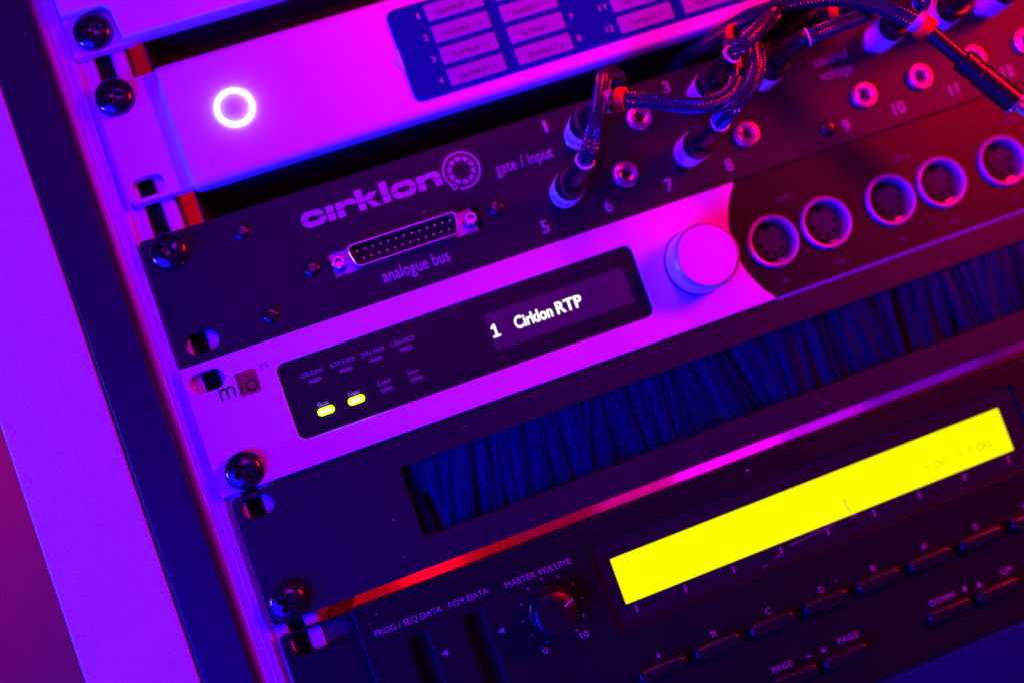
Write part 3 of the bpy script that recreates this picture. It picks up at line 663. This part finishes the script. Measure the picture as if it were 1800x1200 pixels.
def sleeve_text(pts, s_, parent):       # letters wrapped round the sleeve
    cu = bpy.data.curves.new('lettering', 'FONT'); cu.body = s_; cu.size = 3.5; cu.align_x = 'CENTER'; cu.offset = 0.045
    o = bpy.data.objects.new('lettering', cu); SC.collection.objects.link(o)
    me = bpy.data.meshes.new_from_object(o.evaluated_get(bpy.context.evaluated_depsgraph_get())); bpy.data.objects.remove(o); bpy.data.curves.remove(cu)
    P = pts[0]; T = (pts[12]-pts[0]).normalized(); a0 = rad(221); r = 5.57
    X = Vector((1, 0, 0)); X = (X-T*X.dot(T)).normalized(); Zv = Vector((0, 0, 1)); Zv = (Zv-T*Zv.dot(T)-X*Zv.dot(X)).normalized()
    bm = bmesh.new(); bm.from_mesh(me); bmesh.ops.subdivide_edges(bm, edges=bm.edges[:], cuts=3, use_grid_fill=True); bm.to_mesh(me); bm.free()
    for v in me.vertices:
        a = a0+v.co.x/r; q = P+T*(4.6+v.co.y)+X*(r*math.cos(a))+Zv*(r*math.sin(a)); v.co = V(*q)
    link('lettering', me, INK, parent)
def band(p, axis, r, ln, m, parent, name='orange_clip'):
    p = Vector(p); a = Vector(axis).normalized()
    b = MB(); b.sweep([p-a*ln/2, p+a*ln/2], [(0, r-0.9), (0.0, r-0.2), (0.3, r), (ln-0.3, r), (ln, r-0.2), (ln, r-0.9), (0, r-0.9)], 28, caps=False)
    return b.obj(name, m, parent)
def cable(label, ctrl, nm=None, bands=(), cut=None, group='braided patch cables'):
    t = thing('patch_cable', label, 'cable', group)
    pts = plug(ctrl, t, nm)
    braid(pts, 2.35, t, t0=36.0)
    for p, ax, r, ln, m, nme in bands: band(p, ax, r, ln, m, t, nme)
    return t
OC, CC = ORANGE, CLEAR
cable('patch cable in jack 5 with white sleeve marked ACC', [(131.3, 2.5, 52.8), (131.4, 22, 53.0), (131.9, 36, 53.6), (134.0, 42.5, 57), (138.5, 43, 63.5), (144.5, 36.5, 72), (150.5, 27, 79.8), (156.5, 15, 84.5), (163, 3, 86.5), (170, -14, 87.5), (176, -34, 88)], 'ACC')
cable('patch cable in jack 1 with sleeve marked GATE and orange clip', [(143.2, 2.5, 70.3), (143.3, 20, 71.0), (144.0, 31, 70.8), (146.6, 38, 69.4), (150.5, 41, 67.6), (158.1, 43, 64.1), (164.3, 43.5, 60.8), (170.8, 43.5, 58.4), (177.7, 42, 58.2), (183.5, 39.5, 59.8), (189.0, 35, 63.8), (194.8, 27, 70.2), (200.2, 18, 78.0), (205, 6, 85), (209, -12, 88), (212, -34, 88)], 'GATE',
      [((149.2, 40.3, 68.3), (0.75, 0.45, -0.4), 3.8, 3.0, OC, 'orange_clip'), ((146.2, 37.5, 69.6), (0.7, 0.55, -0.4), 3.5, 2.6, CC, 'clear_clip')])
cable('patch cable plugged in right of the printed 3, its braid bending over at the top', [(190.0, 2.5, 70.4), (189.6, 20, 71.0), (188.8, 35, 71.4), (191.7, 40.5, 72.8), (199.3, 37.5, 76.2), (207.5, 31.5, 80.4), (214.6, 25, 84.0), (220, 14, 87.2), (224, -2, 88.2), (227, -30, 88.5)])
cable('patch cable running right just above the control voltage print, half hidden by other cables', [(213.4, 2.5, 70.2), (213.2, 18, 70.2), (213.0, 33, 70.1), (216.8, 37, 70.0), (223.2, 36.5, 70.6), (232.6, 33, 71.9), (244.0, 28, 73.6), (252, 20, 77.0), (258, 8, 83), (262, -10, 87.5), (265, -34, 88)])
cable('patch cable plugged in right of the printed 7, arching up to the cable crossing', [(178.2, 2.5, 52.7), (178.0, 22, 52.3), (177.9, 40, 52.5), (179.6, 46.5, 53.6), (186.9, 45, 57.7), (192.7, 41, 61.9), (197.7, 35.5, 67.0), (202.3, 28.5, 73.2), (206.8, 19.5, 80.4), (211.5, 8, 86.6), (216, -10, 88.3), (219, -34, 88.3)])
cable('patch cable in the first upper control voltage jack beside the loose plug', [(260.8, 2.5, 70.3), (260.8, 20, 70.3), (259.2, 34, 69.6), (256.2, 40, 68.9), (254.5, 42, 72), (256, 36, 78), (262, 22, 83.5), (268, 2, 88), (272, -34, 88.3)])
cable('patch cable in the second upper control voltage jack behind the orange clip', [(284.0, 2.5, 70.3), (284.0, 20, 70.3), (283.0, 36, 70.6), (285.5, 40, 76), (290, 32, 82), (295, 14, 86), (299, -30, 88)])
cable('patch cable in the upper control voltage jack at the top right corner', [(307.0, 2.5, 70.3), (307.0, 20, 70.3), (306.0, 36, 70.6), (308, 40, 76), (312, 32, 82), (316, 14, 86), (318, -30, 88)])
# the loose one: its plug hangs free in front of the panels
t = thing('loose_patch_cable', 'thick braided cable across the top with its black plug hanging loose', 'cable', 'braided patch cables')
pb = spline([(193, -34, 88.5), (196, -16, 90), (201, -3, 89.8), (208.0, 14, 88.7), (215.4, 21, 87.3), (223.4, 26, 85.6), (233.5, 31, 81.2), (243.5, 34, 74.9), (250.2, 36, 67.9), (256.0, 36.5, 61.6)])
braid(pb, 2.5, t)
ax = Vector((276.8-257.5, 0, 28.3-59.5)).normalized(); p0 = Vector((255.4, 36.4, 62.6))
L_ = (Vector((276.8, 36, 28.3))-p0).length
pp = [p0, p0+ax*L_, p0+ax*(L_+30)]
band(p0+ax*1.8, ax, 4.0, 3.8, ORANGE, t); band(p0+ax*(-1.6), ax, 3.7, 2.6, CLEAR, t, 'clear_clip')
b = MB(); b.sweep(pp, [(0, 2.4), (4, 2.7), (18.2, 2.55), (18.4, 2.2)], 28); b.obj('boot', RUBBER, t)
b = MB(); b.sweep(pp, [(17.5, 3.3), (18, 3.9), (22.5, 3.95), (22.8, 3.7), (25.3, 3.7), (25.6, 4.0), (L_-0.4, 4.05), (L_-0.3, 3.6)], 36); b.obj('plug_barrel', RUBBER, t)
b = MB(); b.sweep(pp, [(L_-0.5, 4.1), (L_-0.4, 4.35), (L_+0.6, 4.35), (L_+0.8, 4.1), (L_+0.8, 2.0)], 36); b.obj('plug_collar', CHROME, t)
b = MB(); b.sweep(pp, [(L_+0.7, 1.75), (L_+9, 1.75), (L_+9.2, 1.6), (L_+10, 1.75), (L_+13, 1.7), (L_+14.5, 1.1), (L_+15, 0.4)], 20); b.obj('plug_tip', CHROME, t)
# two clips further back, each round a cable end that leaves through the gap
for lab, ctrl, cp, ca in [('dark cable end with orange clip behind the jack 3 cable', [(207, 13, 85.0), (205.0, 8, 85.6), (203, -4, 86.5), (201, -34, 87.5)], (206.6, 11.6, 85.0), (0.3, 0.75, -0.2)),
                          ('dark cable end with orange clip under the thick braided cable', [(243, 22, 79.4), (239.0, 19, 80.2), (236, 10, 82.5), (233, -34, 88)], (238.6, 19.4, 80.4), (0.9, 0.5, -0.2))]:
    t = thing('patch_cable', lab, 'cable', 'braided patch cables')
    pq = spline(ctrl); b = MB(); n_ = sum((pq[i]-pq[i-1]).length for i in range(1, len(pq)))
    b.sweep(pq, [(0, 2.2)]+[(0.3+i, 2.7) for i in range(int(n_))], 18); b.obj('cable_core', RUBBER, t)
    band(cp, ca, 4.6, 3.0, ORANGE, t)
